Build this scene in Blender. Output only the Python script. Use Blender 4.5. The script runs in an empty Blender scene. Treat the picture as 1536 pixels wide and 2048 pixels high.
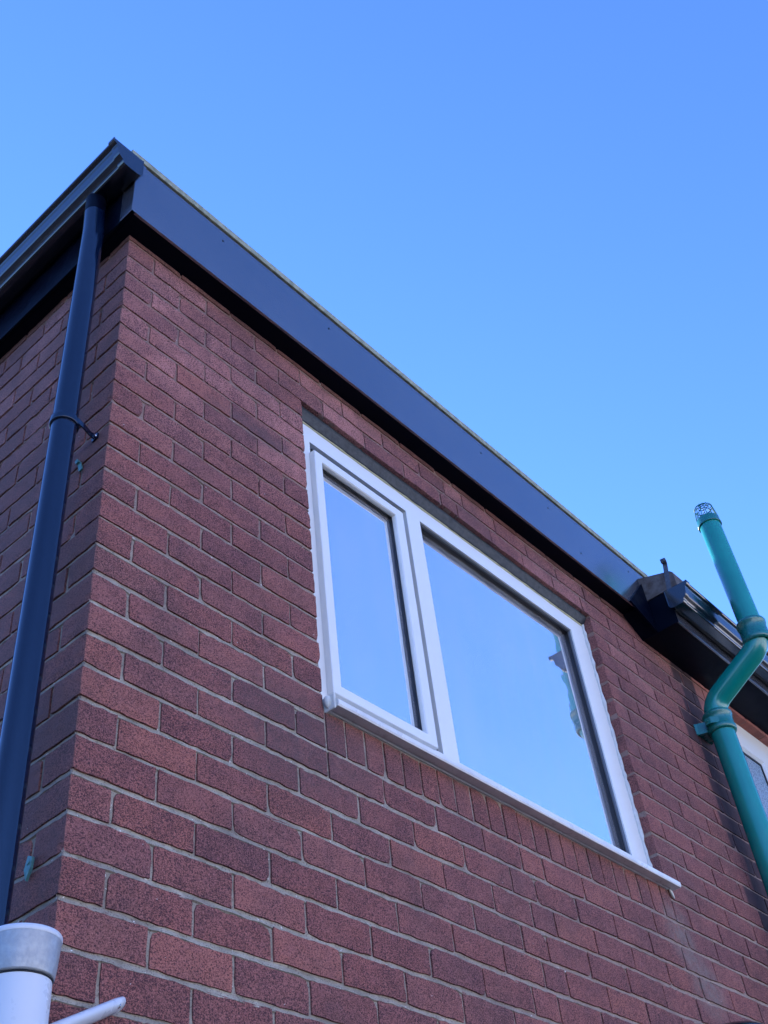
import bpy, bmesh, math, random
from mathutils import Vector, Matrix
R_=math.radians
random.seed(7)
sc=bpy.context.scene
COL=sc.collection
# ------------------------------------------------------------------ camera
cam=bpy.data.cameras.new('camera'); camo=bpy.data.objects.new('camera',cam); COL.objects.link(camo)
rx=(0.66347677,-0.74170937,-0.09831473); ry=(-0.46785713,-0.51382609,0.71909141); rz=(-0.58387351,-0.4311032,-0.68792588)
CAMP=(-1.13946077,-1.71395698,-3.20937675)
camo.matrix_world=Matrix(((rx[0],ry[0],rz[0],CAMP[0]),(rx[1],ry[1],rz[1],CAMP[1]),(rx[2],ry[2],rz[2],CAMP[2]),(0,0,0,1)))
cam.sensor_fit='VERTICAL'; cam.sensor_height=36; cam.lens=36*2214.78/2048
cam.clip_start=0.02; cam.clip_end=2000
sc.camera=camo
# ------------------------------------------------------------------ light
SUN_EL=R_(16); SUN_AZ=R_(70)      # azimuth counted from +x towards +y
w=bpy.data.worlds.new('World'); sc.world=w; w.use_nodes=True
nt=w.node_tree; nt.nodes.clear()
sky=nt.nodes.new('ShaderNodeTexSky'); sky.sky_type='NISHITA'; sky.sun_disc=False
sky.sun_elevation=SUN_EL; sky.sun_rotation=math.pi/2-SUN_AZ
sky.air_density=1.0; sky.dust_density=0.0; sky.ozone_density=3.0; sky.altitude=0
mul=nt.nodes.new('ShaderNodeMix'); mul.data_type='RGBA'; mul.blend_type='MULTIPLY'; mul.inputs[0].default_value=1
mul.inputs[7].default_value=(0.60,0.825,1.42,1)
bg=nt.nodes.new('ShaderNodeBackground'); bg.inputs[1].default_value=0.125
wo=nt.nodes.new('ShaderNodeOutputWorld')
nt.links.new(sky.outputs[0],mul.inputs[6]); nt.links.new(mul.outputs[2],bg.inputs[0]); nt.links.new(bg.outputs[0],wo.inputs[0])
sun=bpy.data.lights.new('sun','SUN'); sun.energy=4.6; sun.angle=R_(0.5); sun.color=(.93,.92,.92)
suno=bpy.data.objects.new('sun',sun); COL.objects.link(suno)
sd=Vector((math.cos(SUN_EL)*math.cos(SUN_AZ),math.cos(SUN_EL)*math.sin(SUN_AZ),math.sin(SUN_EL)))
suno.rotation_euler=sd.to_track_quat('Z','Y').to_euler(); suno.location=(0,-6,8)
sc.view_settings.view_transform='Standard'; sc.view_settings.look='None'
sc.view_settings.exposure=1.85; sc.view_settings.gamma=1
sc.render.engine='CYCLES'
sc.cycles.max_bounces=8; sc.cycles.transparent_max_bounces=12

GZ=-4.85        # ground level
CO=0.0893881    # brick course
# ------------------------------------------------------------------ materials
def new_mat(name):
    m=bpy.data.materials.new(name); m.use_nodes=True
    n=m.node_tree; b=n.nodes['Principled BSDF']; return m,n,b
def N(n,t,**k):
    x=n.nodes.new(t)
    for a,v in k.items(): setattr(x,a,v)
    return x
def math_(n,op,a,b=None,clamp=False):
    x=N(n,'ShaderNodeMath',operation=op,use_clamp=clamp)
    for i,v in enumerate((a,b)):
        if v is None: continue
        if hasattr(v,'links') or isinstance(v,bpy.types.NodeSocket): n.links.new(v,x.inputs[i])
        else: x.inputs[i].default_value=v
    return x.outputs[0]
def mapr(n,v,a,b,c=0,d=1,smooth=True):
    x=N(n,'ShaderNodeMapRange'); x.interpolation_type='SMOOTHSTEP' if smooth else 'LINEAR'
    n.links.new(v,x.inputs[0])
    for i,q in zip((1,2,3,4),(a,b,c,d)): x.inputs[i].default_value=q
    return x.outputs[0]
def noise(n,vec,scale,detail=3,rough=.5,dist=0):
    x=N(n,'ShaderNodeTexNoise'); x.inputs['Scale'].default_value=scale; x.inputs['Detail'].default_value=detail
    x.inputs['Roughness'].default_value=rough; x.inputs['Distortion'].default_value=dist
    n.links.new(vec,x.inputs['Vector']); return x.outputs[0]
def mixc(n,f,a,b,bt='MIX'):
    x=N(n,'ShaderNodeMix',data_type='RGBA',blend_type=bt)
    for i,v in ((0,f),(6,a),(7,b)):
        if isinstance(v,bpy.types.NodeSocket): n.links.new(v,x.inputs[i])
        else: x.inputs[i].default_value=v if i==0 else (*v,1)
    return x.outputs[2]
def ramp(n,f,stops,interp='LINEAR'):
    x=N(n,'ShaderNodeValToRGB'); x.color_ramp.interpolation=interp
    e=x.color_ramp.elements
    while len(e)<len(stops): e.new(.5)
    for q,(p,c) in zip(e,stops): q.position=p; q.color=(*c,1)
    n.links.new(f,x.inputs[0]); return x.outputs[0]
def bump(n,b,h,dist,strength=1):
    x=N(n,'ShaderNodeBump'); x.inputs['Distance'].default_value=dist; x.inputs['Strength'].default_value=strength
    n.links.new(h,x.inputs['Height']); n.links.new(x.outputs[0],b.inputs['Normal'])
def posn(n): return N(n,'ShaderNodeNewGeometry')
def blob(n,sep,cx,cz,rx_,rz_):
    a=math_(n,'MULTIPLY',math_(n,'SUBTRACT',sep.outputs[0],cx),1/rx_); b=math_(n,'MULTIPLY',math_(n,'SUBTRACT',sep.outputs[2],cz),1/rz_)
    d=math_(n,'SQRT',math_(n,'ADD',math_(n,'MULTIPLY',a,a),math_(n,'MULTIPLY',b,b)))
    return mapr(n,d,.25,1,1,0)

def brick_material():
    m,n,b=new_mat('brick')
    g=posn(n); P=g.outputs['Position']; rnd=g.outputs['Random Per Island']
    sep=N(n,'ShaderNodeSeparateXYZ'); n.links.new(P,sep.inputs[0])
    col=ramp(n,rnd,[(0,(.315,.112,.092)),(.15,(.33,.116,.094)),(.35,(.365,.125,.099)),(.5,(.31,.115,.098)),(.66,(.41,.138,.100)),(.8,(.35,.130,.106)),(.92,(.29,.108,.094)),(1,(.38,.148,.115))])
    # cleaner, paler bricks in patches near the eaves
    big=noise(n,P,2.2,2,.5)
    rn2=math_(n,'FRACT',math_(n,'MULTIPLY',rnd,37.7))
    top=mapr(n,sep.outputs[2],-.95,-.15,0,1)
    patch=math_(n,'MULTIPLY',blob(n,sep,.50,-.24,1.35,.80),mapr(n,noise(n,P,5,2,.5),.3,.6,.45,1))
    patch=math_(n,'MAXIMUM',patch,math_(n,'MULTIPLY',top,mapr(n,big,.40,.7,0,.75)))
    cl=math_(n,'MULTIPLY',patch,mapr(n,rn2,.2,.6,.12,1))
    col=mixc(n,math_(n,'MULTIPLY',cl,.9),col,(.62,.26,.215))
    # soft colour drift inside a brick
    drift=noise(n,P,22,3,.6)
    col=mixc(n,mapr(n,drift,.4,.8,0,.35),col,(.22,.085,.095))
    drift2=noise(n,P,9,3,.6)
    col=mixc(n,mapr(n,drift2,.55,.8,0,.4),col,(.17,.085,.08))
    # dark dragged pits of the rustic face
    mp=N(n,'ShaderNodeMapping'); mp.inputs['Scale'].default_value=(1,1,1.25); n.links.new(P,mp.inputs[0])
    p1=noise(n,mp.outputs[0],250,2,.7,.8); p2=noise(n,mp.outputs[0],420,2,.6)
    amt=math_(n,'ADD',mapr(n,noise(n,P,14,2,.5),.3,.7,.495,.54),math_(n,'MULTIPLY',math_(n,'SUBTRACT',math_(n,'FRACT',math_(n,'MULTIPLY',rnd,91.3)),.5),.05))
    pit=mapr(n,math_(n,'SUBTRACT',p1,amt),-.008,.018,0,1)
    fine=mapr(n,p2,.56,.66,0,1)
    pits=math_(n,'MAXIMUM',pit,math_(n,'MULTIPLY',fine,.45))
    grime=mapr(n,noise(n,P,3.1,5,.62),.42,.72,0,.55)
    col=mixc(n,grime,col,(.15,.078,.072))
    mpv=N(n,'ShaderNodeMapping'); mpv.inputs['Scale'].default_value=(16,16,1.1); n.links.new(P,mpv.inputs[0])
    streak=mapr(n,noise(n,mpv.outputs[0],1.0,4,.6),.56,.78,0,.45)
    col=mixc(n,streak,col,(.13,.07,.068))
    # smooth fired ends beside the far window
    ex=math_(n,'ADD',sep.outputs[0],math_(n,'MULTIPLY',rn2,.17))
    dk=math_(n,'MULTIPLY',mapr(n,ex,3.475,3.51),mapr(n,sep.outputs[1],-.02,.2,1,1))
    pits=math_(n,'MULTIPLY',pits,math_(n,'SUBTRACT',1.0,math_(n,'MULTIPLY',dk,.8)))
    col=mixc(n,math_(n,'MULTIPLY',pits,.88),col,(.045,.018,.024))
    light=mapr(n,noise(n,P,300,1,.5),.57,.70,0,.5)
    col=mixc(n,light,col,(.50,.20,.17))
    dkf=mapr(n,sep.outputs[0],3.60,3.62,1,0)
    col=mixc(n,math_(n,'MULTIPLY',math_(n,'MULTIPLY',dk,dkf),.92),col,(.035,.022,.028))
    # shade of the eaves painted onto the bricks just below the soffit
    eave_shade=math_(n,'MULTIPLY',mapr(n,math_(n,'ADD',sep.outputs[2],math_(n,'MULTIPLY',math_(n,'SUBTRACT',noise(n,P,9,3,.6),.5),.05)),-.03,.012),mapr(n,sep.outputs[0],2.9,3.1,.55,0))
    col=mixc(n,eave_shade,col,(.05,.03,.03))
    side=mapr(n,sep.outputs[0],.0,.006,1,0)  # side elevation painted darker for the dimmer light it gets
    side_shade=math_(n,'MULTIPLY',side,mapr(n,noise(n,P,5,3,.5),.2,.7,.75,.35))
    col=mixc(n,side_shade,col,(.13,.075,.07))
    # cement wash running below the sill end, soot under its other end
    wn=noise(n,P,25,4,.7)
    wash=math_(n,'MULTIPLY',math_(n,'ADD',blob(n,sep,2.62,-1.66,.14,.17),blob(n,sep,2.72,-1.83,.16,.16),True),mapr(n,wn,.3,.65,.15,.75))
    col=mixc(n,wash,col,(.23,.185,.16))
    soot=math_(n,'MULTIPLY',math_(n,'ADD',blob(n,sep,.70,-1.62,.42,.26),blob(n,sep,.55,-.52,.28,.07),True),mapr(n,wn,.3,.7,.3,.75))
    col=mixc(n,soot,col,(.12,.07,.07))
    col=mixc(n,mapr(n,noise(n,P,70,2,.6),.755,.77,0,.7),col,(.62,.58,.54))
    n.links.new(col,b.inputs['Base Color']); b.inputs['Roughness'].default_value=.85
    b.inputs['Specular IOR Level'].default_value=.3
    h=math_(n,'SUBTRACT',math_(n,'MULTIPLY',drift,.3),pits)
    bump(n,b,h,.0022,.8)
    return m
def mortar_material():
    m,n,b=new_mat('mortar'); g=posn(n); P=g.outputs['Position']
    a=noise(n,P,18,4,.6); c=noise(n,P,260,2,.6)
    sep=N(n,'ShaderNodeSeparateXYZ'); n.links.new(P,sep.inputs[0])
    col=ramp(n,a,[(.28,(.20,.175,.135)),(.5,(.33,.29,.23)),(.75,(.47,.41,.33))])
    reddish=mapr(n,sep.outputs[2],-1.7,-.5,.0,.80)
    col=mixc(n,reddish,col,(.25,.13,.11))
    reddish2=mapr(n,sep.outputs[0],.5,2.2,0,.6)
    col=mixc(n,reddish2,col,(.29,.175,.145))
    col=mixc(n,mapr(n,c,.55,.66,0,.7),col,(.09,.075,.07))
    col=mixc(n,mapr(n,noise(n,P,55,3,.7),.58,.75,0,.6),col,(.20,.10,.09))
    col=mixc(n,mapr(n,noise(n,P,3.1,5,.62),.42,.72,0,.5),col,(.14,.105,.095))
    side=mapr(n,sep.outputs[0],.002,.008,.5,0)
    col=mixc(n,side,col,(.15,.12,.11))  # side mortar darkened too, for the weaker light on that wall
    col=mixc(n,mapr(n,noise(n,P,95,2,.6),.70,.74,0,.8),col,(.75,.72,.68))
    n.links.new(col,b.inputs['Base Color']); b.inputs['Roughness'].default_value=.95
    b.inputs['Specular IOR Level'].default_value=.2
    bump(n,b,math_(n,'ADD',math_(n,'MULTIPLY',a,.6),c),.002,.7); return m
def simple(name,c,rough=.4,spec=.5,coat=0,ior=1.5,metal=0,nscale=0,namt=0,c2=None,bd=0):
    m,n,b=new_mat(name); g=posn(n); P=g.outputs['Position']
    b.inputs['Roughness'].default_value=rough; b.inputs['Specular IOR Level'].default_value=spec
    b.inputs['IOR'].default_value=ior; b.inputs['Metallic'].default_value=metal
    b.inputs['Coat Weight'].default_value=coat; b.inputs['Coat Roughness'].default_value=.08
    if c2 and name=='white_upvc':
        f=mapr(n,noise(n,P,nscale,5,.6),.25,.75,0,namt); n.links.new(mixc(n,f,c,c2),b.inputs['Base Color'])
    elif c2:
        f=mapr(n,noise(n,P,nscale,5,.6),.5-.25,.5+.25,0,namt)
        n.links.new(mixc(n,f,c,c2),b.inputs['Base Color'])
        n.links.new(mapr(n,noise(n,P,nscale*2.3,3,.6),.3,.7,rough*.8,min(1,rough*1.3)),b.inputs['Roughness'])
    else: b.inputs['Base Color'].default_value=(*c,1)
    if bd: bump(n,b,noise(n,P,nscale*3,4,.6),bd,.6)
    return m
M_brick=brick_material(); M_mortar=mortar_material()
M_fascia=simple('black_foil_plastic',(.032,.032,.040),.20,.5,0,2.75,0,2.2,.6,(.050,.048,.056))
M_soffit=simple('black_soffit_plastic',(.0015,.0025,.008),.35,.08,0,1.4,0,6,.5,(.002,.0035,.010))
M_gutter=simple('black_gutter_plastic',(.004,.005,.010),.12,.5,0,1.8,0,9,.5,(.009,.010,.016))
M_downpipe=simple('black_downpipe_plastic',(.0015,.006,.022),.10,.5,0,1.52,0,7,.5,(.004,.009,.026))
M_dark=simple('black_rubber',(.008,.008,.010),.5,.4)
M_upvc=simple('white_upvc',(.70,.695,.665),.26,.5,0,1.5,0,5,.12,(.68,.68,.66))
M_sill=simple('white_upvc_sill',(.70,.70,.68),.32,.5,0,1.5,0,14,.6,(.48,.47,.45))
M_seal=simple('white_sealant',(.66,.66,.62),.45,.4,0,1.45,0,30,.6,(.45,.44,.40),.002)
M_foam=simple('yellowed_sealant',(.50,.46,.26),.6,.3,0,1.45,0,30,.8,(.36,.33,.2),.002)
M_lintel=simple('grey_lintel_metal',(.022,.025,.030),.5,.4,0,1.45,0,45,.9,(.055,.058,.062),.0015)
M_coping=simple('mossy_grey_edge',(.34,.34,.245),.8,.3,0,1.45,0,40,.9,(.15,.16,.11),.0006)
M_green=simple('green_pipe_plastic',(.001,.19,.155),.2,.5,0,1.6,0,5,.7,(.004,.23,.185))
M_greendk=simple('green_socket_plastic',(.002,.145,.12),.28,.5,0,1.6,0,12,.7,(.008,.12,.105),.0004)
M_cage=simple('green_cage_plastic',(.004,.12,.11),.6,.3)
M_white=simple('white_pipe_plastic',(.55,.58,.63),.3,.5,0,1.5,0,10,.4,(.6,.62,.66))
M_collar=simple('brushed_grey_collar',(.36,.38,.40),.45,.5,0,1.5,.3,60,.7,(.24,.26,.29),.0006)
M_roof=simple('weathered_roof_edge',(.060,.042,.034),.7,.4,0,1.45,0,22,.95,(.14,.12,.11),.004)
M_teal=simple('verdigris_metal',(.10,.27,.25),.55,.5,0,1.5,.2,60,.8,(.05,.14,.14),.001)
M_strap=simple('galvanised_strap',(.10,.105,.12),.45,.5,0,1.5,.5,60,.8,(.05,.05,.055),.0006)
M_bead=simple('grey_glazing_bead',(.12,.13,.15),.35)
M_screw=simple('steel_screw',(.55,.56,.58),.25,.5,0,1.5,.9)
M_room=simple('dim_room',(.16,.15,.15),.9,.2)
M_ground=simple('concrete_paving',(.05,.05,.052),.9,.2,0,1.45,0,1.5,.8,(.035,.035,.037),.01)
M_tile=simple('roof_tiles',(.10,.055,.045),.85,.2,0,1.45,0,6,.8,(.06,.04,.035),.02)
M_render=simple('pale_render',(.64,.64,.68),.9,.2,0,1.45,0,1.2,.6,(.56,.56,.58),.004)
def glass_mat(name,refl,tint=(1,1,1),rough=0.0,wob=.0012):
    m=bpy.data.materials.new(name); m.use_nodes=True; n=m.node_tree; n.nodes.clear()
    out=N(n,'ShaderNodeOutputMaterial'); mx=N(n,'ShaderNodeMixShader'); tr=N(n,'ShaderNodeBsdfTransparent'); gl=N(n,'ShaderNodeBsdfGlossy')
    gl.inputs['Roughness'].default_value=rough; gl.inputs['Color'].default_value=(*tint,1); tr.inputs[0].default_value=(.8,.85,.85,1)
    g=posn(n); P=g.outputs['Position']
    bp_=N(n,'ShaderNodeBump'); bp_.inputs['Distance'].default_value=wob; bp_.inputs['Strength'].default_value=1
    n.links.new(noise(n,P,5,2,.5),bp_.inputs['Height']); n.links.new(bp_.outputs[0],gl.inputs['Normal'])
    fr=N(n,'ShaderNodeFresnel'); fr.inputs[0].default_value=1.5
    f=math_(n,'ADD',math_(n,'MULTIPLY',fr.outputs[0],.6),refl,True)
    n.links.new(f,mx.inputs[0]); df=N(n,'ShaderNodeBsdfDiffuse'); df.inputs[0].default_value=(.95,.90,.97,1); m2=N(n,'ShaderNodeMixShader')
    n.links.new(mapr(n,noise(n,P,3.5,4,.65),.3,.75,.34,.44),m2.inputs[0]); n.links.new(tr.outputs[0],m2.inputs[1]); n.links.new(df.outputs[0],m2.inputs[2]); n.links.new(m2.outputs[0],mx.inputs[1]); n.links.new(gl.outputs[0],mx.inputs[2]); ov=N(n,'ShaderNodeMixShader'); d2=N(n,'ShaderNodeBsdfDiffuse'); d2.inputs[0].default_value=(.80,.78,.80,1)
    mv=N(n,'ShaderNodeMapping'); mv.inputs['Scale'].default_value=(14,14,1.2); n.links.new(P,mv.inputs[0])
    haze=math_(n,'ADD',mapr(n,noise(n,mv.outputs[0],1,4,.6),.35,.75,.0,.05),mapr(n,noise(n,P,2.5,4,.6),.3,.7,.05,.10))  # pale milky layer over the pane, upright streaks plus broad patches
    n.links.new(haze,ov.inputs[0]); n.links.new(mx.outputs[0],ov.inputs[1]); n.links.new(d2.outputs[0],ov.inputs[2]); n.links.new(ov.outputs[0],out.inputs[0])
    return m
M_glass=glass_mat('coated_glass',.86,(1,.99,.97))
M_glass2=glass_mat('inner_glass',.42,(.9,.95,1),.002,.0006)
def frosted():
    m,n,b=new_mat('obscured_glass'); P=posn(n).outputs['Position']
    v=N(n,'ShaderNodeTexVoronoi'); v.inputs['Scale'].default_value=90; n.links.new(P,v.inputs['Vector'])
    n.links.new(mixc(n,mapr(n,v.outputs[0],.1,.6),(.10,.14,.17),(.24,.30,.34)),b.inputs['Base Color'])
    b.inputs['Roughness'].default_value=.25; b.inputs['IOR'].default_value=1.7; bump(n,b,v.outputs[0],.003,.8); return m
M_frost=frosted()

# ------------------------------------------------------------------ helpers
ORI={}      # world origin of each object
def empty(name,loc,label,cat,group=None,kind=None):
    o=bpy.data.objects.new(name,None); COL.objects.link(o); o.location=loc; o.empty_display_size=.05; ORI[o]=Vector(loc)
    if label:o['label']=label
    if cat:o['category']=cat
    if group:o['group']=group
    if kind:o['kind']=kind
    return o
class MB:
    def __init__(s): s.v=[];s.f=[];s.sm=[]
    def add(s,vs,fs,smooth=False):
        k=len(s.v); s.v+= [tuple(v) for v in vs]; s.f+=[tuple(i+k for i in f) for f in fs]; s.sm+=[smooth]*len(fs)
    def box(s,x0,x1,y0,y1,z0,z1):
        s.add([(x0,y0,z0),(x1,y0,z0),(x1,y1,z0),(x0,y1,z0),(x0,y0,z1),(x1,y0,z1),(x1,y1,z1),(x0,y1,z1)],
              [(0,3,2,1),(4,5,6,7),(0,1,5,4),(1,2,6,5),(2,3,7,6),(3,0,4,7)])
    def prism(s,prof,axis,a0,a1,smooth=False):
        # prof: closed list of 2-D points; axis 'x': (y,z), 'y': (x,z), 'z': (x,y)
        def P3(p,a): return {'x':(a,p[0],p[1]),'y':(p[0],a,p[1]),'z':(p[0],p[1],a)}[axis]
        n=len(prof); vs=[P3(p,a0) for p in prof]+[P3(p,a1) for p in prof]
        s.add(vs,[(i,(i+1)%n,(i+1)%n+n,i+n) for i in range(n)],smooth)
        s.add(vs[:n],[tuple(range(n))]); s.add(vs[n:],[tuple(range(n))[::-1]])
    def sweep(s,path,radii,seg=24,cap=True,smooth=True,flat=None):
        # tube along path; radii per point; flat=(a,b) scales section axes
        path=[Vector(p) for p in path]; n=len(path)
        if not isinstance(radii,(list,tuple)): radii=[radii]*n
        tg=[]
        for i in range(n):
            a=path[max(0,i-1)]; b=path[min(n-1,i+1)]; tg.append((b-a).normalized() if (b-a).length>1e-9 else Vector((0,0,1)))
        up=Vector((1,0,0)) if abs(tg[0].x)<.9 else Vector((0,1,0))
        u=(up-tg[0]*up.dot(tg[0])).normalized(); rings=[]
        for i in range(n):
            u=(u-tg[i]*u.dot(tg[i])).normalized(); v=tg[i].cross(u)
            for k in range(seg):
                a=2*math.pi*k/seg; fa,fb=flat or (1,1)
                rings.append(path[i]+(u*math.cos(a)*fa+v*math.sin(a)*fb)*radii[i])
        fs=[(i*seg+k,i*seg+(k+1)%seg,(i+1)*seg+(k+1)%seg,(i+1)*seg+k) for i in range(n-1) for k in range(seg)]
        s.add(rings,fs,smooth)
        if cap:
            s.add(rings[:seg],[tuple(range(seg))[::-1]]); s.add(rings[-seg:],[tuple(range(seg))])
    def lathe(s,cx,cy,prof,seg=40,smooth=True):
        # prof: list of (r,z)
        vs=[(cx+r*math.cos(2*math.pi*k/seg),cy+r*math.sin(2*math.pi*k/seg),z) for r,z in prof for k in range(seg)]
        n=len(prof)
        s.add(vs,[(i*seg+k,i*seg+(k+1)%seg,(i+1)*seg+(k+1)%seg,(i+1)*seg+k) for i in range(n-1) for k in range(seg)],smooth)
    def build(s,name,mat,parent=None,base=None,bevel=0,auto=False,label=None):
        base=Vector(base) if base is not None else (ORI[parent] if parent else Vector((0,0,0)))
        me=bpy.data.meshes.new(name); me.from_pydata([Vector(v)-base for v in s.v],[],s.f); me.materials.append(mat)
        me.polygons.foreach_set('use_smooth',s.sm); me.update()
        if auto:
            bm=bmesh.new(); bm.from_mesh(me); bmesh.ops.remove_doubles(bm,verts=bm.verts,dist=1e-5); bmesh.ops.recalc_face_normals(bm,faces=bm.faces); bm.to_mesh(me); bm.free()
        o=bpy.data.objects.new(name,me); COL.objects.link(o); ORI[o]=base
        if parent: o.parent=parent; o.location=base-ORI[parent]
        else: o.location=base
        if bevel:
            b=o.modifiers.new('bevel','BEVEL'); b.width=bevel; b.segments=2; b.limit_method='ANGLE'; b.angle_limit=R_(40)
            b.harden_normals=False
        if label:o['label']=label
        return o

# ------------------------------------------------------------------ house walls
house=empty('brick_house',(0,0,GZ),'red rustic brick house corner with black fascia, white windows and flat roof','house')
brk=MB(); rr=random.Random(3)
def wav(x,y,z):
    t=x-y
    return .0019*math.sin(2.3*t+3.1*z)+.0012*math.sin(7.1*t-5.3*z+1.3)+.0006*math.sin(17*t+9*z)
def brick(x0,x1,y0,y1,z0,z1,fine=True,yj=None):
    """box of jittered lattice surface points with softened arrises"""
    nx=max(1,int((x1-x0)/.02)) if (fine and y0<.01) else 1
    ny=max(1,int((y1-y0)/.02)) if (fine and x0<.005) else 1
    nz=4 if fine else 1
    if y0<.01: d=rr.uniform(-.0012,.0012); y0+=d
    if x0<.005 : x0+=rr.uniform(-.0012,.0012)
    z0+=rr.uniform(-.0022,.0018); z1+=rr.uniform(-.002,.0025); tilt=rr.uniform(-.002,.002); kn=[(rr.uniform(.0025,.0065) if rr.random()<.16 else 0) for _ in range(4)]
    idx={};vs=[];j=.0011 if fine else 0
    for a in range(nx+1):
        for b in range(ny+1):
            for c in range(nz+1):
                ea=a in(0,nx); eb=b in(0,ny); ec=c in(0,nz)
                if not(ea or eb or ec): continue
                x=x0+(x1-x0)*a/nx; y=y0+(y1-y0)*b/ny; z=z0+(z1-z0)*c/nz+tilt*(a/nx-.5)
                e=ea+eb+ec
                if fine and e>=2:
                    r=.0011
                    if ea: x+=r if a==0 else -r
                    if eb: y+=r*.8 if b==0 else -r
                    if ec: z+=r*.5 if c==0 else -r*.5
                    z+=rr.uniform(-.0016,.0016)
                if fine and e==3 and b==0:
                    q=kn[(1 if a else 0)+(2 if c else 0)]; x+=q if a==0 else -q; z+=(q if c==0 else -q)*.7; y+=q*.5
                x+=rr.uniform(-j,j); y+=rr.uniform(-j,j)*.7; z+=rr.uniform(-j,j)*.7
                z+=wav(x,y,z)
                idx[(a,b,c)]=len(vs); vs.append((x,y,z))
    fs=[]
    for b in range(ny):
        for c in range(nz):
            for a,fl in((0,0),(nx,1)):
                q=[idx[(a,b,c)],idx[(a,b,c+1)],idx[(a,b+1,c+1)],idx[(a,b+1,c)]]; fs.append(q[::-1] if fl else q)
    for a in range(nx):
        for c in range(nz):
            for b,fl in((0,0),(ny,1)):
                q=[idx[(a,b,c)],idx[(a+1,b,c)],idx[(a+1,b,c+1)],idx[(a,b,c+1)]]; fs.append(q[::-1] if fl else q)
    for a in range(nx):
        for b in range(ny):
            for c,fl in((0,0),(nz,1)):
                q=[idx[(a,b,c)],idx[(a,b+1,c)],idx[(a+1,b+1,c)],idx[(a+1,b,c)]]; fs.append(q[::-1] if fl else q)
    brk.add(vs,fs)
G=.0068; BD=.1025; MT=.0135
OX0,OX1=.785,2.627      # first window opening
QX0,QX1=3.80,5.8       # second window opening
OZ0,OZ1=-2*CO,-1.50
XEND=6.6; YEND=5.2; NR=int(-GZ/CO)
def run(segs,i,fine):
    z1=-i*CO-MT; z0=-(i+1)*CO
    for a,b in segs:
        if b-a<.02: continue
        brick(a,b,0,BD,z0,z1,fine and a<5)
def cuts(x0,x1,start,step=.225):
    h=[];x=start
    while x<x1-.03:
        if x>x0+.03: h.append(x)
        x+=step
    pts=[x0]+h+[x1]; out=[]
    for k in range(len(pts)-1):
        a=pts[k]+(G/2 if k>0 else 0); b=pts[k+1]-(G/2 if k<len(pts)-2 else 0)
        if k>0: a+=rr.uniform(-.002,.002)
        out.append((a,b))
    return out
for i in range(-3,NR+1):
    fine=i<31
    odd=i%2
    s0=.220 if odd else .108          # first perpend
    # full left grid then a bat then the right-hand grid
    def full(x0,x1):
        bat=(1.570,1.696) if odd else (1.648,1.768)
        if i<2: bat=(1.612,1.731) if not odd else (1.570,1.679)
        hs=[];x=s0
        while x<bat[0]-.06: hs.append(x); x+=.225
        hs+=list(bat); x=bat[1]+.225
        while x<x1-.05: hs.append(x); x+=.225
        hs=[h for h in hs if x0+.03<h<x1-.03]; pts=[x0]+hs+[x1]
        out=[]
        for k in range(len(pts)-1):
            a=pts[k]+(G/2 if k else 0); b=pts[k+1]-(G/2 if k<len(pts)-2 else 0); out.append((a+(rr.uniform(-.002,.002) if k else 0),b))
        return out
    if i<2:
        segs=full(0,XEND)
        if i==1: segs=full(0,QX0)+full(QX1,XEND)
    elif i<18:
        segs=cuts(0,OX0-.003,s0)+cuts(OX1,QX0,OX1+(.110 if odd else .225),.2345)
        if i<17: segs+=cuts(QX1,XEND,QX1+(.1 if odd else .22))
        else: segs=cuts(0,OX0-.003,s0)+cuts(OX1,XEND,OX1+(.110 if odd else .225),.23)
    else: segs=full(0,XEND)
    # corner brick separately
    if i>=-3:
        z1=-i*CO-MT; z0=-(i+1)*CO
        c0=segs[0]
        brick(0,c0[1],0,BD if odd else .215,z0,z1,fine)
        run(segs[1:],i,fine)
        # side wall
        y=.1125 if odd else .225
        while y<YEND:
            y1=min(y+.2165+rr.uniform(-.002,.002),YEND)
            brick(0,BD,y+rr.uniform(-.001,.001),y1,z0,z1,fine and y<2.2); y+=.225
# brick-on-end course under the sill
x=OX0; k=0
while x<OX1-.03:
    brick(x+.004,min(x+.0804-.004,OX1-.002),0.0,.1,-18*CO+.001,-1.494,True); x+=.0804
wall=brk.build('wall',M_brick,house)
# mortar: backing slabs and weather-struck beds
mo=MB()
D=.0055
for (a,b,c,d) in [(D,OX0-.006,GZ,.2),(OX0-.006,OX1+.005,GZ,OZ1+.03),(OX0-.006,OX1+.005,OZ0+.004,.2),(OX1+.0035,QX0-.005,GZ,.2),(QX0-.005,QX1+.005,GZ,-17*CO+.03),(QX0-.005,QX1+.005,-1*CO+.004,.2),(QX1+.005,XEND,GZ,.2)]:
    mo.box(a,b,D,.098,c,d)
mo.box(D,.098,.098,YEND,GZ,.2)
def bed(i,a,b,axis,full=True):
    n=max(2,int((b-a)/.022)); vs=[]
    zt=-i*CO+.001
    for k in range(n+1):
        t=a+(b-a)*k/n
        lo=zt-.0138-abs(rr.gauss(0,.0026))
        dt=.0075+rr.uniform(-.0008,.0008); db=.0012+rr.uniform(-.0006,.0012)
        mid=((zt+lo)/2+rr.uniform(-.0015,.0015),(dt+db)/2-.0006+rr.uniform(-.0008,.0008))
        row=[(dt,zt),(mid[1],mid[0]),(db,lo+.001),(db+.005,lo-.002)]
        for d_,z in row: vs.append((t,d_,z+wav(t,0,z)) if axis=='x' else (d_,t,z+wav(0,t,z)))
    fs=[]
    for k in range(n):
        for q in range(3):
            A=k*4+q; f=(A,A+1,A+5,A+4); fs.append(f if axis=='x' else f[::-1])
    mo.add(vs,fs)
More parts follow.
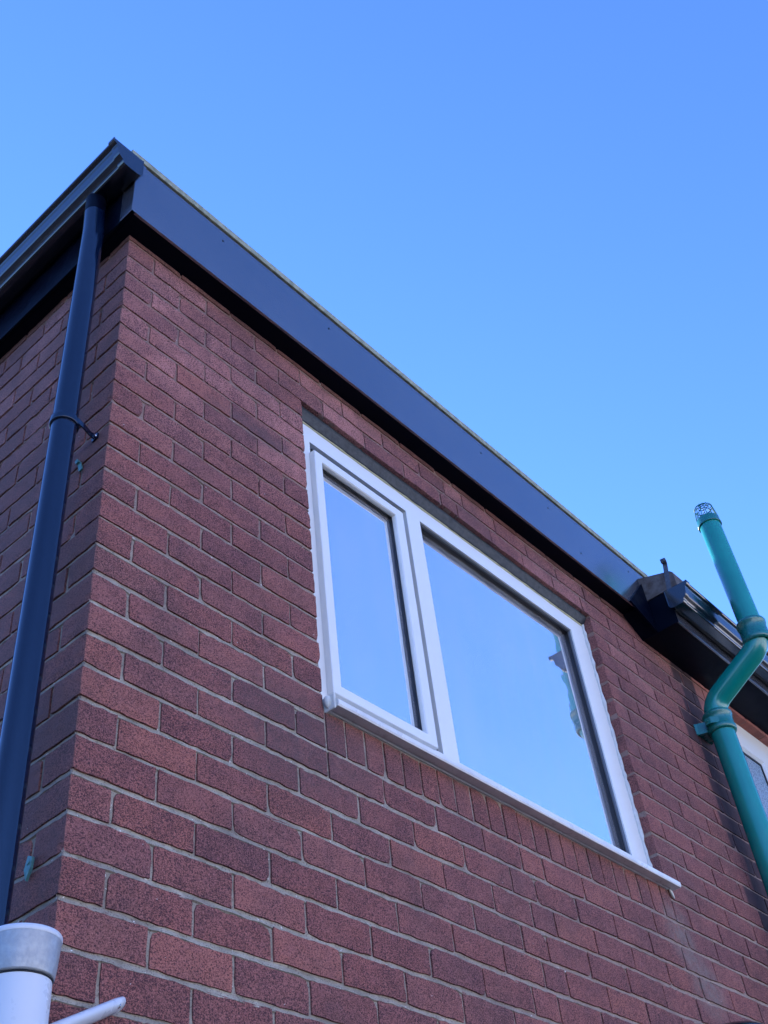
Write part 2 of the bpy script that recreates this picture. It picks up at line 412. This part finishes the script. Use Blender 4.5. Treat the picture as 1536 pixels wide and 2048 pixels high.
for i in range(-2,NR):
    if i<3: segs=[(.0015,XEND)] if i<1 else [(.0015,QX0-.002)]
    if i==2: segs=[(.0015,OX0-.003),(OX1+.001,QX0-.002)]
    if 3<=i<18: segs=[(.0015,OX0-.004),(OX1+.002,QX0-.002)]
    if i>=18: segs=[(.0015,XEND)]
    for a,b in segs: bed(i,a,b,'x')
    bed(i,.0015,YEND,'y')
mo.build('mortar',M_mortar,house)
# inner shell so that nothing is open from behind
sh=MB()
sh.box(.10,.16,.10,YEND,GZ,.17); sh.box(.16,OX0-.02,.10,.16,GZ,.17); sh.box(OX0-.02,OX1+.02,.10,.16,GZ,-1.52); sh.box(OX0-.02,OX1+.02,.10,.16,-.17,.17)
sh.box(OX1+.02,QX0-.02,.10,.16,GZ,.17); sh.box(QX0-.02,QX1+.02,.10,.16,GZ,-1.52); sh.box(QX0-.02,QX1+.02,.10,.16,-.085,.17); sh.box(QX1+.02,XEND,.10,.16,GZ,.17)
sh.box(XEND-.06,XEND-.001,.17,YEND,GZ,.17); sh.box(.16,XEND-.07,YEND-.06,YEND-.001,GZ,.17)
sh.box(.16,XEND-.07,.165,YEND-.07,-.02,.0); sh.box(.16,XEND-.07,.165,YEND-.07,-2.6,-2.5)
sh.build('inner_leaf',M_room,house)

# ------------------------------------------------------------------ fascias, soffits, roof
FY=-.078; FX=-.053; FZ0=.018; FZ1=.328
f=MB()
f.box(FX+.014,3.26,FY,FY+.010,FZ0,FZ1)
fas=f.build('fascia',M_fascia,house,bevel=.0006,label='long black front fascia board with screw dots')
f=MB(); f.box(FX-.002,-.014,FY-.0025,FY,FZ0-.003,FZ1+.002); f.box(FX-.0025,FX,FY-.0025,FY+.06,FZ0-.003,FZ1+.002)
f.build('corner_trim',M_fascia,house,bevel=.001)
f=MB(); f.prism([(FX,FZ0),(FX+.012,FZ0),(FX+.012,FZ1),(FX,FZ1)],'y',FY+.012,YEND)
f.build('side_fascia',M_soffit,house,bevel=.003,label='black fascia board behind the side gutter')
s=MB(); s.box(FX+.013,3.15,FY+.0105,.03,.0195,.030); s.box(FX+.013,.03,.03,YEND,.0215,.030)
s.build('soffit',M_soffit,house)
# screws of the fascia
for sx_,sz_ in [(.337,.268),(.883,.259),(1.84,.255),(2.345,.252),(3.05,.27),(2.56,.10)]:
    m=MB(); m.sweep([(sx_,FY-.0014,sz_),(sx_,FY+.004,sz_)],.0042,12); m.build('screw_head',M_dark,fas)
# roof edge trim
c=MB(); n=60; rr2=random.Random(5)
c.prism([(-.0835,.336),(-.0845,.338),(-.0850,.366),(-.080,.372),(-.06,.374),(-.02,.372),(.06,.36),(.06,.336)][::-1],'x',-.078,3.27)
cop=c.build('roof_edge_trim',M_coping,house,bevel=.0012)
c=MB(); c.box(-.04,3.26,-.066,.06,FZ1-.01,.3355); c.build('drip_batten',M_dark,house)
c=MB(); c.box(-.045,3.27,-.06,YEND+.05,.20,.335); c.build('flat_roof',M_roof,house)
# right-hand eaves box (projects further)
BX=3.145; BY=-.205
e=MB(); e.box(BX,XEND+.2,BY,BY+.012,-.075,.12); e.build('eaves_fascia',M_fascia,house,bevel=.002,label='black fascia behind the right hand gutter')
e=MB(); e.box(BX+.01,XEND+.2,BY+.013,.03,-.068,-.058); e.build('eaves_soffit',M_soffit,house,bevel=.001)
e=MB(); e.prism([(BY+.001,-.0745),(.0-.001,-.0745),(-.001,.117),(BY+.001,.117)],'x',BX-.006,BX-.0005)
e.build('box_end',M_soffit,house,label='black end board closing the eaves box')
e=MB(); e.prism([(2.93,.012),(3.138,-.074),(3.138,.20),(3.24,.29),(3.20,.30)][::-1],'y',FY-.012,FY-.0015)
e.prism([(3.0,.012),(3.138,-.072),(3.138,.02)][::-1],'y',FY,-.001)
e.build('flashing',M_soffit,house,bevel=.003,label='black lead flashing lapped over the fascia end')
# roof slope over the eaves box
e=MB(); e.prism([(-.262,.118),(-.262,.196),(-.250,.210),(-.079,.268),(4.6,1.9),(4.6,1.8),(-.079,.19),(-.079,.118)],'x',BX-.012,XEND+.25)
rf=e.build('roof',M_roof,house,bevel=.003,label='brown weathered roof verge above the eaves box')
# ------------------------------------------------------------------ windows
def ring(mb,x0,x1,z0,z1,ix0,ix1,iz0,iz1,yf,yb,ch=.0,mitre=True):
    """rectangular frame, outer x0..x1,z0..z1, hole ix,iz; front yf, back yb; ch = bead chamfer going inwards"""
    O=[(x0,z0),(x1,z0),(x1,z1),(x0,z1)]; I=[(ix0,iz0),(ix1,iz0),(ix1,iz1),(ix0,iz1)]
    r=.002
    o2=[(x0+r,z0+r),(x1-r,z0+r),(x1-r,z1-r),(x0+r,z1-r)]
    J=[(ix0+ch,iz0+ch),(ix1-ch,iz0+ch),(ix1-ch,iz1-ch),(ix0+ch,iz1-ch)]
    L=[[(x,yb,z) for x,z in O],[(x,yf+r,z) for x,z in O],[(x,yf,z) for x,z in o2],[(x,yf,z) for x,z in I],[(x,yf+ch*1.1+.001,z) for x,z in J],[(x,yb,z) for x,z in J]]
    vs=[p for l in L for p in l]; fs=[]
    for a in range(5):
        for k in range(4):
            fs.append((a*4+k,a*4+(k+1)%4,a*4+4+(k+1)%4,a*4+4+k))
    for k in range(4): fs.append((20+k,20+(k+1)%4,(k+1)%4,k))
    mb.add(vs,fs)
win=empty('window',(OX0,0,OZ1),None,None); win.parent=house; win.location=Vector((OX0,0,OZ1))-ORI[house]
WZ1=-.224; WZ0=-1.402; FF=.047
A=(.861,1.385); B=(1.467,2.503); HZ=(-1.372,-.303)
fr=MB()
fr.box(.790,2.6225,FF,.105,HZ[1],WZ1); fr.box(.790,2.6225,FF,.105,WZ0,HZ[0])
fr.box(.790,A[0],FF,.105,HZ[0],HZ[1]); fr.box(A[1],B[0],FF,.105,HZ[0],HZ[1]); fr.box(B[1],2.6225,FF,.105,HZ[0],HZ[1])
fo=fr.build('frame',M_upvc,win,auto=True)
# bead of the fixed light
bd=MB(); ring(bd,B[0]-.0005,B[1]+.0005,HZ[0]-.0005,HZ[1]+.0005,B[0]+.001,B[1]-.001,HZ[0]+.001,HZ[1]-.001,.053,.083,.003)
bd.build('glazing_bead',M_bead,win,auto=True)
gk=MB(); ring(gk,B[0]+.0045,B[1]-.0045,HZ[0]+.0045,HZ[1]-.0045,B[0]+.0075,B[1]-.008,HZ[0]+.008,HZ[1]-.008,.064,.084)
gk.box(A[0]+.001,A[1]-.001,.066,.069,HZ[1]-.075,HZ[1]-.001); gk.box(A[1]-.07,A[1]-.001,.066,.069,HZ[0]+.001,HZ[1]-.076)
# sash
S=(.855,1.328,-1.386,-.368); Gs=(.890,1.284,-1.353,-.405); SY=.022
sa=MB(); ring(sa,S[0],S[1],S[2],S[3],Gs[0],Gs[1],Gs[2],Gs[3],SY,.066,.003)
sash=sa.build('sash',M_upvc,win,auto=True,label='opening side sash standing proud of the frame')
ring(gk,Gs[0]+.0025,Gs[1]-.0025,Gs[2]+.0025,Gs[3]-.0025,Gs[0]+.008,Gs[1]-.008,Gs[2]+.008,Gs[3]-.008,.040,.054)
gk.build('gasket',M_dark,win,auto=True)
bl=MB(); bl.box(A[0],A[1],.070,.078,HZ[0],HZ[1]); 
# rebate lip behind the sash as a ring only
bl=MB(); ring(bl,A[0]-.001,A[1]+.001,HZ[0]-.001,HZ[1]+.001,Gs[0]+.01,Gs[1]-.01,Gs[2]+.01,Gs[3]-.01,.070,.10)
bl.build('rebate',M_upvc,win,auto=True)
def pane(name,x0,x1,z0,z1,y,mat,par,label=None):
    m=MB(); m.add([(x0,y,z0),(x1,y,z0),(x1,y,z1),(x0,y,z1)],[(0,1,2,3)]); o=m.build(name,mat,par,label=label); return o
pane('glass_pane',B[0]+.006,B[1]-.006,HZ[0]+.006,HZ[1]-.006,.0820,M_glass,win,'large fixed pane reflecting blue sky')
pane('inner_pane',B[0]+.006,B[1]-.006,HZ[0]+.006,HZ[1]-.006,.103,M_glass2,win)
pane('glass_pane',Gs[0]+.004,Gs[1]-.004,Gs[2]+.004,Gs[3]-.004,.0520,M_glass,win,'narrow pane of the side sash reflecting blue sky')
pane('inner_pane',Gs[0]+.004,Gs[1]-.004,Gs[2]+.004,Gs[3]-.004,.0655,M_glass2,win)
sp=MB()
for x0,x1,z0,z1,y0,y1 in ((B[0]+.006,B[1]-.006,HZ[0]+.006,HZ[1]-.006,.0835,.1015),(Gs[0]+.004,Gs[1]-.004,Gs[2]+.004,Gs[3]-.004,.0530,.0645)):
    w_=.006; o_=.012
    sp.box(x0+o_,x0+o_+w_,y0,y1,z0,z1); sp.box(x1-o_-w_,x1-o_,y0,y1,z0,z1); sp.box(x0+o_+w_,x1-o_-w_,y0,y1,z0+o_,z0+o_+w_); sp.box(x0+o_+w_,x1-o_-w_,y0,y1,z1-o_-w_,z1-o_)
sp.build('spacer_bar',M_collar,win)
# sill
si=MB()
si.prism([(-.040,-1.489),(-.043,-1.484),(-.043,-1.470),(-.038,-1.465),(.0,-1.450),(.030,-1.432),(.045,-1.404),(.105,-1.404),(.105,-1.489),(-.002,-1.489),(-.004,-1.486),(-.010,-1.486),(-.012,-1.489)],'x',.797,2.6245)
si.prism([(-.040,-1.489),(-.043,-1.484),(-.043,-1.470),(-.038,-1.465),(-.0025,-1.4515),(-.0025,-1.489)],'x',2.6248,2.652)
sil=si.build('sill',M_sill,win,auto=True)
m=MB(); m.box(.7885,.7965,-.036,.04,-1.497,-1.446); m.build('end_cap',M_seal,win,bevel=.004)
dr=MB()
for xx in (.96,1.13):
    dr=MB(); dr.box(xx,xx+.022,.0455,.05,-1.3975,-1.3925); dr.build('drain_slot',M_dark,win)
# lintel strip and sealant
li=MB(); nseg=40
for k in range(nseg):
    a=OX0+.001+(OX1-OX0-.002)*k/nseg; b=OX0+.001+(OX1-OX0-.002)*(k+1)/nseg
li.prism([(.019,-.1805),(.020,-.192),(.040,-.2205),(.10,-.2205),(.10,-.176),(.019,-.176)],'x',OX0+.0005,OX1-.0005)
li.build('lintel',M_lintel,house,bevel=.003,label='dark grey metal lintel strip over the window')
def bead(name,pts,r0,jit,mat,par,seed,seg=8,flat=None):
    q=random.Random(seed); P=[];rad=[]
    for (a,b,n) in pts:
        a=Vector(a);b=Vector(b)
        for k in range(n):
            P.append(a.lerp(b,k/n)+Vector((q.uniform(-jit,jit),q.uniform(-jit,jit)*.3,q.uniform(-jit,jit)))); rad.append(r0*q.uniform(.65,1.4))
    P.append(Vector(pts[-1][1])); rad.append(r0)
    m=MB(); m.sweep(P,rad,seg); return m.build(name,mat,par)
bead('sealant',[((OX0+.004,.044,-1.44),(OX0+.004,.044,-.205),70)],.0065,.001,M_seal,win,1)
bead('sealant',[((OX1-.004,.046,-1.44),(OX1-.004,.046,-.205),60)],.009,.0015,M_seal,win,2)
bead('sealant',[((OX0+.006,.0465,-.2225),(OX1-.01,.0465,-.2225),60)],.004,.0008,M_foam,win,3)
m=MB(); m.lathe(0,0,[(.0,-1.478),(.008,-1.470),(.011,-1.455),(.009,-1.443),(0,-1.437)],12); 
m.v=[(x+.786,y-.012,z-.012) for x,y,z in m.v]; m.build('sealant',M_seal,win,label='pale blob of sealant at the sill end')
m=MB(); m.sweep([(2.630,-.004,-1.490),(2.634,-.006,-1.503),(2.642,-.004,-1.512),(2.652,-.002,-1.516)],[.004,.006,.005,.003],8); m.build('sealant',M_seal,win)

# second window
w2=empty('window',(QX0,0,-1.45),None,None); w2.parent=house; w2.location=Vector((QX0,0,-1.45))-ORI[house]
w2['label']='partly hidden window with obscured glass behind the green pipe'
m=MB(); F2=.048
m.box(QX0+.003,QX1,F2,.105,-.168,-.0905); m.box(QX0+.003,QX1,F2,.105,-1.42,-1.34); m.box(QX0+.003,3.87,F2,.105,-1.34,-.168)
m.box(4.465,4.56,F2,.105,-1.34,-.168); m.box(QX1-.08,QX1,F2,.105,-1.34,-.168)
m.build('frame',M_upvc,w2,auto=True)
m=MB(); ring(m,3.865,4.455,-1.33,-.178,3.93,4.36,-1.26,-.262,.040,.07,.012); ring(m,4.565,5.51,-1.335,-.175,4.60,5.48,-1.30,-.21,.052,.075,.01); m.build('sash',M_upvc,w2,auto=True)
m=MB(); ring(m,3.94,4.35,-1.25,-.272,3.954,4.336,-1.236,-.286,.055,.062); m.build('gasket',M_dark,w2,auto=True)
pane('glass_pane',3.935,4.355,-1.255,-.267,.06,M_frost,w2); pane('glass_pane',4.60,5.48,-1.30,-.21,.066,M_frost,w2)
m=MB(); m.prism([(-.035,-1.49),(-.035,-1.466),(.046,-1.43),(.1,-1.43),(.1,-1.49)],'x',QX0+.004,QX1-.002); m.build('sill',M_sill,w2,bevel=.002)

# ------------------------------------------------------------------ gutters
def gutter_profile():
    # (outward, z) from inner top, section traced outward; open channel
    return [(.0,.105),(.0,.012),(.006,.003),(.016,0),(.064,0),(.069,.002),(.071,.005),(.072,.014),(.077,.020),(.088,.031),(.0915,.037),(.0935,.044),(.099,.074),(.102,.080),(.112,.086),(.1155,.090),(.116,.098),(.112,.103)]
def gutter(name,label,origin,axis,length,out,endface):
    """axis: unit vec along run; out: unit vec outward; origin: inner bottom point of the end"""
    g=empty(name,origin,label,'gutter','black ogee eaves gutters')
    axis=Vector(axis);out=Vector(out);o=Vector(origin); pr=gutter_profile(); t=.0022
    inner=[]
    n=len(pr)
    for k,(a,b) in enumerate(pr):
        p0=Vector(pr[max(0,k-1)]);p1=Vector(pr[min(n-1,k+1)]); d=(p1-p0).normalized(); nn=Vector((-d.y,d.x)); inner.append((a+nn.x*t,b+nn.y*t))
    loop=pr+inner[::-1]
    def P(a,b,s): return o+axis*s+out*a+Vector((0,0,b))
    m=MB(); L=len(loop)
    vs=[P(a,b,0.002) for a,b in loop]+[P(a,b,length) for a,b in loop]
    m.add(vs,[(i,(i+1)%L,(i+1)%L+L,i+L) for i in range(L)])
    m.add(vs[:L],[(i,i+1,L-2-i,L-1-i) for i in range(n-1)]); 
    ch=m.build('channel',M_gutter,g,auto=True)
    # stop end: plate with raised lip following the section
    m=MB(); cl=[(a,b) for a,b in pr]
    off=[]
    for k,(a,b) in enumerate(pr):
        p0=Vector(pr[max(0,k-1)]);p1=Vector(pr[min(n-1,k+1)]); d=(p1-p0).normalized(); nn=Vector((d.y,-d.x)); off.append((a+nn.x*.003,b+nn.y*.003))
    pts=off
    vs=[P(a,b,-.004) for a,b in pts]+[P(a,b,.002) for a,b in pts]; K=len(pts)
    m.add(vs,[(i,(i+1)%K,(i+1)%K+K,i+K) for i in range(K)]); m.add(vs[:K],[tuple(range(K))]); m.add(vs[K:],[tuple(range(K))[::-1]])
    # lip
    for k in range(K-1):
        a0=P(*pts[k],-.0042);a1=P(*pts[k+1],-.0042);b0=P(*pts[k],.022);b1=P(*pts[k+1],.022)
        q=[Vector((pts[j][0]-pr[j][0],pts[j][1]-pr[j][1])) for j in (k,k+1)]
        c0=P(pts[k][0]+q[0].x*.7,pts[k][1]+q[0].y*.7,-.007);c1=P(pts[k+1][0]+q[1].x*.7,pts[k+1][1]+q[1].y*.7,-.007)
        d0=P(pts[k][0]+q[0].x*.7,pts[k][1]+q[0].y*.7,.022);d1=P(pts[k+1][0]+q[1].x*.7,pts[k+1][1]+q[1].y*.7,.022)
        m.add([a0,a1,c1,c0],[(0,1,2,3)]); m.add([c0,c1,d1,d0],[(0,1,2,3)]); m.add([b0,b1,d1,d0],[(0,1,2,3)])
    m.build('stop_end',M_gutter,g,auto=True)
    return g
gl=gutter('gutter','black ogee gutter along the side eaves, its stop end at the roof corner',(-.055,-.106,.184),(0,1,0),5.3,(-1,0,0),1)
gr=gutter('gutter','black ogee gutter on the right hand eaves behind the green pipe',(3.098,BY-.001,-.020),(1,0,0),3.7,(0,-1,0),1)

# ------------------------------------------------------------------ black downpipe
DP=(-.092,.068)
dp=empty('downpipe',(DP[0],DP[1],GZ),'round black downpipe running down the side wall beside the corner','downpipe')
m=MB(); m.sweep([(DP[0]-.006,DP[1],.19),(DP[0]-.004,DP[1],.108)],.0335,40); m.build('shaded_outlet',M_soffit,dp)  # matte black piece standing in for the gutter's shade on the pipe top
m=MB(); m.sweep([(DP[0]-.004,DP[1],.106),(DP[0],DP[1],.0),(DP[0],DP[1],-.22)],.034,40)
m.sweep([(DP[0],DP[1],-.20),(DP[0],DP[1],GZ+.02)],.0338,40); m.build('pipe',M_downpipe,dp)
m=MB(); m.lathe(DP[0],DP[1],[(.034,-.916),(.0385,-.917),(.0392,-.920),(.0392,-.938),(.0385,-.941),(.034,-.942)],40); 
def strip(mb,p,hw,th):
    # vertical-faced strip along points p (x,y,z), half height hw, thickness th
    for k in range(len(p)-1):
        a=Vector(p[k]);b=Vector(p[k+1]); d=(b-a).normalized(); s_=Vector((d.y,-d.x,0)).normalized()*th/2
        vs=[a-s_+Vector((0,0,-hw)),b-s_+Vector((0,0,-hw)),b+s_+Vector((0,0,-hw)),a+s_+Vector((0,0,-hw)),a-s_+Vector((0,0,hw)),b-s_+Vector((0,0,hw)),b+s_+Vector((0,0,hw)),a+s_+Vector((0,0,hw))]
        mb.add(vs,[(0,3,2,1),(4,5,6,7),(0,1,5,4),(1,2,6,5),(2,3,7,6),(3,0,4,7)])
strip(m,[(DP[0]+.004,DP[1]-.0365,-.929),(-.050,.040,-.929),(-.022,.050,-.929),(-.004,.052,-.929)],.009,.004)
strip(m,[(-.004,.040,-.929),(-.004,.064,-.929)],.010,.005)
clp=m.build('pipe_clip',M_downpipe,dp,auto=True)
m=MB(); m.sweep([(-.0065,.047,-.928),(-.010,.047,-.928)],[.004,.003],12); m.build('screw',M_screw,clp)

# ------------------------------------------------------------------ green soil pipe
GX=3.495
gp=empty('soil_vent_pipe',(GX,-.10,GZ),'tall green soil vent pipe with swan neck and cage cap right of the window','pipe')
def arc(p0,p1,p2,n,r):
    """rounded corner p0-p1-p2"""
    p0,p1,p2=map(Vector,(p0,p1,p2)); a=p1+(p0-p1).normalized()*r; b=p1+(p2-p1).normalized()*r
    return [a*(1-t)**2+p1*2*t*(1-t)+b*t*t for t in [k/n for k in range(n+1)]]
m=MB(); m.sweep([(GX,-.10,-.47),(GX,-.10,GZ+.02)],.0570,48); m.build('lower_pipe',M_green,gp)
path=[(GX,-.10,-.50)]+arc((GX,-.10,-.50),(GX,-.10,-.345),(GX,-.42,-.165),10,.07)+arc((GX,-.10,-.345),(GX,-.42,-.165),(GX,-.42,-.03),10,.07)+[(GX,-.42,-.05)]
m=MB(); m.sweep(path,.0565,48); m.build('swan_neck',M_green,gp)
m=MB(); m.sweep([(GX,-.42,-.06),(GX,-.42,.645)],.0555,48); m.build('vent_pipe',M_green,gp)
def socket(name,x,y,z0,z1,r,par):
    m=MB(); m.lathe(x,y,[(r-.012,z0),(r-.004,z0+.001),(r,z0+.006),(r+.002,z0+.014),(r+.002,z0+.028),(r-.002,z0+.033),(r-.002,z1-.026),(r+.003,z1-.021),(r+.004,z1-.010),(r+.001,z1-.003),(r-.006,z1),(r-.014,z1)],48)
    return m.build(name,M_greendk,par)
socket('coupling',GX,-.42,-.155,-.03,.0685,gp)
cl=socket('wall_bracket',GX,-.10,-.505,-.398,.0685,gp)
m=MB()
m.prism([(GX-.045,-.06),(GX-.064,-.012),(GX-.075,-.001),(GX+.075,-.001),(GX+.064,-.012),(GX+.045,-.06)],'z',-.492,-.435)
m.prism([(GX-.058,-.130),(GX-.088,-.095),(GX-.088,-.062),(GX-.05,-.06)],'z',-.478,-.445)
m.build('bracket_foot',M_greendk,cl,bevel=.004)
m=MB(); m.sweep([(GX-.089,-.078,-.461),(GX-.094,-.078,-.461)],.006,10); m.build('screw',M_greendk,cl)
cap=MB(); cap.lathe(GX,-.42,[(.0565,.622),(.0625,.622),(.0635,.626),(.0625,.632),(.0610,.636),(.0600,.668),(.0570,.672),(.0555,.668)],40)
cp=cap.build('cage_cap',M_greendk,gp)
m=MB()
for k in range(14):
    a=2*math.pi*k/14; c_,s_=math.cos(a),math.sin(a)
    m.sweep([(GX+.0585*c_,-.42+.0585*s_,.665),(GX+.053*c_,-.42+.053*s_,.71),(GX+.0475*c_,-.42+.0475*s_,.752),(GX+.041*c_,-.42+.041*s_,.762)],.0022,6)
ringp=lambda r,z,k=24:[(GX+r*math.cos(2*math.pi*i/k),-.42+r*math.sin(2*math.pi*i/k),z) for i in range(k+1)]
m.sweep(ringp(.0475,.752),.0028,6); m.sweep(ringp(.026,.765),.0022,6); m.sweep(ringp(.010,.768,12),.0028,6)
for k in range(7):
    a=2*math.pi*(k+.3)/7; c_,s_=math.cos(a),math.sin(a)
    m.sweep([(GX+.046*c_,-.42+.046*s_,.755),(GX+.026*c_,-.42+.026*s_,.765),(GX+.008*c_,-.42+.008*s_,.768)],.0024,6)
m.build('cage',M_cage,cp)

# ------------------------------------------------------------------ white pipe close to the corner
WX,WY=-.103,-.070
wp=empty('vent_pipe',(WX,WY,GZ),'wide white pipe with brushed grey collar in front of the bottom of the corner','pipe')
m=MB(); m.sweep([(WX,WY,-2.40),(WX,WY,GZ+.02)],.0545,56); m.build('pipe',M_white,wp)
m=MB(); m.lathe(WX,WY,[(.0548,-2.446),(.0565,-2.4465),(.0575,-2.442),(.0600,-2.424),(.0620,-2.394),(.0632,-2.381),(.0632,-2.377),(.0615,-2.374),(.0590,-2.375),(.057,-2.41),(.054,-2.42)],56)
col_=m.build('collar',M_collar,wp)
m=MB(); m.lathe(WX,WY,[(.0634,-2.3825),(.0643,-2.380),(.0643,-2.375),(.0628,-2.3725),(.0600,-2.373),(.0595,-2.377)],56); m.build('rim',M_white,col_)
m=MB(); m.lathe(WX,WY,[(.0546,-2.450),(.0556,-2.450),(.0556,-2.448),(.0546,-2.4465)],56); m.build('seal_ring',M_dark,col_)
# bracket arm fixed to the front wall
m=MB(); a=Vector((WX+.045,WY-.004,-2.528)); b=Vector((.150,-.018,-2.412))
d=(b-a).normalized(); pts=[a.lerp(b,t) for t in (0,.25,.5,.75,.9,.97,1.0)]
m.sweep(pts,[.0195,.0190,.0185,.0180,.0178,.0160,.009],20,flat=(.6,1.0))
arm=m.build('bracket_arm',M_white,wp,label='white bracket arm with a slotted screw at its tip')
m=MB(); sdv=Vector((-.45,-.80,-.40)).normalized(); s0=b-d*.016+sdv*.0125; m.sweep([s0,s0+sdv*.005,s0+sdv*.007],[.0058,.0054,.003],16); m.build('screw',M_screw,arm)

# ------------------------------------------------------------------ small things
def clip(name,label,u,v,pts,th=.0025):
    o=MB(); return o
m=MB(); m.prism([(.095,-1.018),(.108,-1.020),(.118,-.985),(.106,-.983)],'x',-.006,-.002)
m.prism([(.106,-.986),(.118,-.988),(.124,-.975),(.114,-.970)],'x',-.012,-.003)
m.sweep([(-.0062,.111,-.998),(-.004,.111,-.998)],.0035,10)
o=m.build('pipe_clip_remnant',M_teal,None,base=(0,.107,-1.0),bevel=.0008); o['label']='small pale green metal clip on the side wall below the black pipe clip'; o['category']='clip'; o['group']='old clips on the side wall'
m=MB(); m.prism([(.100,-2.176),(.110,-2.150),(.102,-2.122),(.086,-2.130),(.088,-2.152)],'x',-.010,-.004); m.sweep([(-.012,.097,-2.140),(-.006,.097,-2.140)],.004,10)
o=m.build('pipe_clip_remnant',M_teal,None,base=(0,.09,-2.15),bevel=.001); o['label']='leaf shaped green clip on the side wall near the bottom of the corner'; o['category']='clip'; o['group']='old clips on the side wall'
# curled strap over the right-hand gutter end
st=empty('roof_strap',(3.13,-.21,.10),'upright grey metal strap with curled top above the right gutter end','strap')
m=MB(); a=Vector((3.132,-.213,.085)); b=Vector((3.132,-.240,.262)); hw=.0075
def ribbon(mb,pts,hwv,th):
    for k in range(len(pts)-1):
        p,q=Vector(pts[k]),Vector(pts[k+1]); d=(q-p).normalized(); nn=d.cross(hwv.normalized())*th/2
        vs=[p-hwv-nn,p+hwv-nn,q+hwv-nn,q-hwv-nn,p-hwv+nn,p+hwv+nn,q+hwv+nn,q-hwv+nn]
        mb.add(vs,[(0,1,2,3),(4,7,6,5),(0,4,5,1),(1,5,6,2),(2,6,7,3),(3,7,4,0)])
hv=Vector((.002,-.0115,0))
ribbon(m,[a,a.lerp(b,.5),b],hv,.003); m.build('shank',M_strap,st)
m=MB(); cpt=b+Vector((0,.004,.012)); pts=[]
dy=Vector((-1,-.12,0)).normalized()
for k in range(15):
    t=math.pi*1.25-k*math.pi*1.7/14
    pts.append(b+Vector((0,0,.012))+dy*(math.cos(t)*.013+.010)+Vector((0,0,math.sin(t)*.014)))
ribbon(m,[b]+pts,hv,.003); m.build('curl',M_strap,st)
# dark round wall lamp just showing at the bottom of the picture
lx,ly=2.40,-.17
wl=empty('wall_lamp',(lx,-.0,-2.16),'dark blue black round lamp hood just showing at the bottom edge','lamp')
m=MB(); m.lathe(lx,ly,[(.155,-2.175),(.160,-2.170),(.157,-2.145),(.140,-2.115),(.10,-2.092),(.05,-2.080),(0,-2.077)],48); m.build('hood',M_gutter,wl)
m=MB(); m.lathe(lx,ly,[(0,-2.19),(.06,-2.19),(.08,-2.17),(.08,-2.14),(.0,-2.14)],32); m.build('diffuser',M_white,wl)
m=MB(); m.sweep([(lx,-.001,-2.17),(lx,-.015,-2.17)],.05,28); m.sweep([(lx,-.01,-2.17),(lx,-.17,-2.14)],.012,12); m.build('wall_plate',M_gutter,wl)

# ------------------------------------------------------------------ surroundings
m=MB(); m.box(-300,300,-300,300,GZ-.3,GZ); g=m.build('ground',M_ground); g['kind']='structure'
nb=empty('neighbour_house',(2,-13,GZ),'pale rendered house across the yard behind the camera','house')
m=MB(); m.box(-16,22,-19,-13,GZ,GZ+6.4); m.build('wall',M_render,nb)
m=MB(); m.prism([(-12.6,GZ+6.3),(-12.6,GZ+6.4),(-16,GZ+8.2),(-19.4,GZ+6.4),(-19.4,GZ+6.3)],'x',-16.3,22.3); m.build('roof',M_tile,nb)
for k in range(7):
    for zz in (GZ+1.0,GZ+3.6):
        m=MB(); m.box(-13+k*5,-11.4+k*5,-13.0-.02,-12.96,zz,zz+1.2); m.build('window',M_upvc,nb)
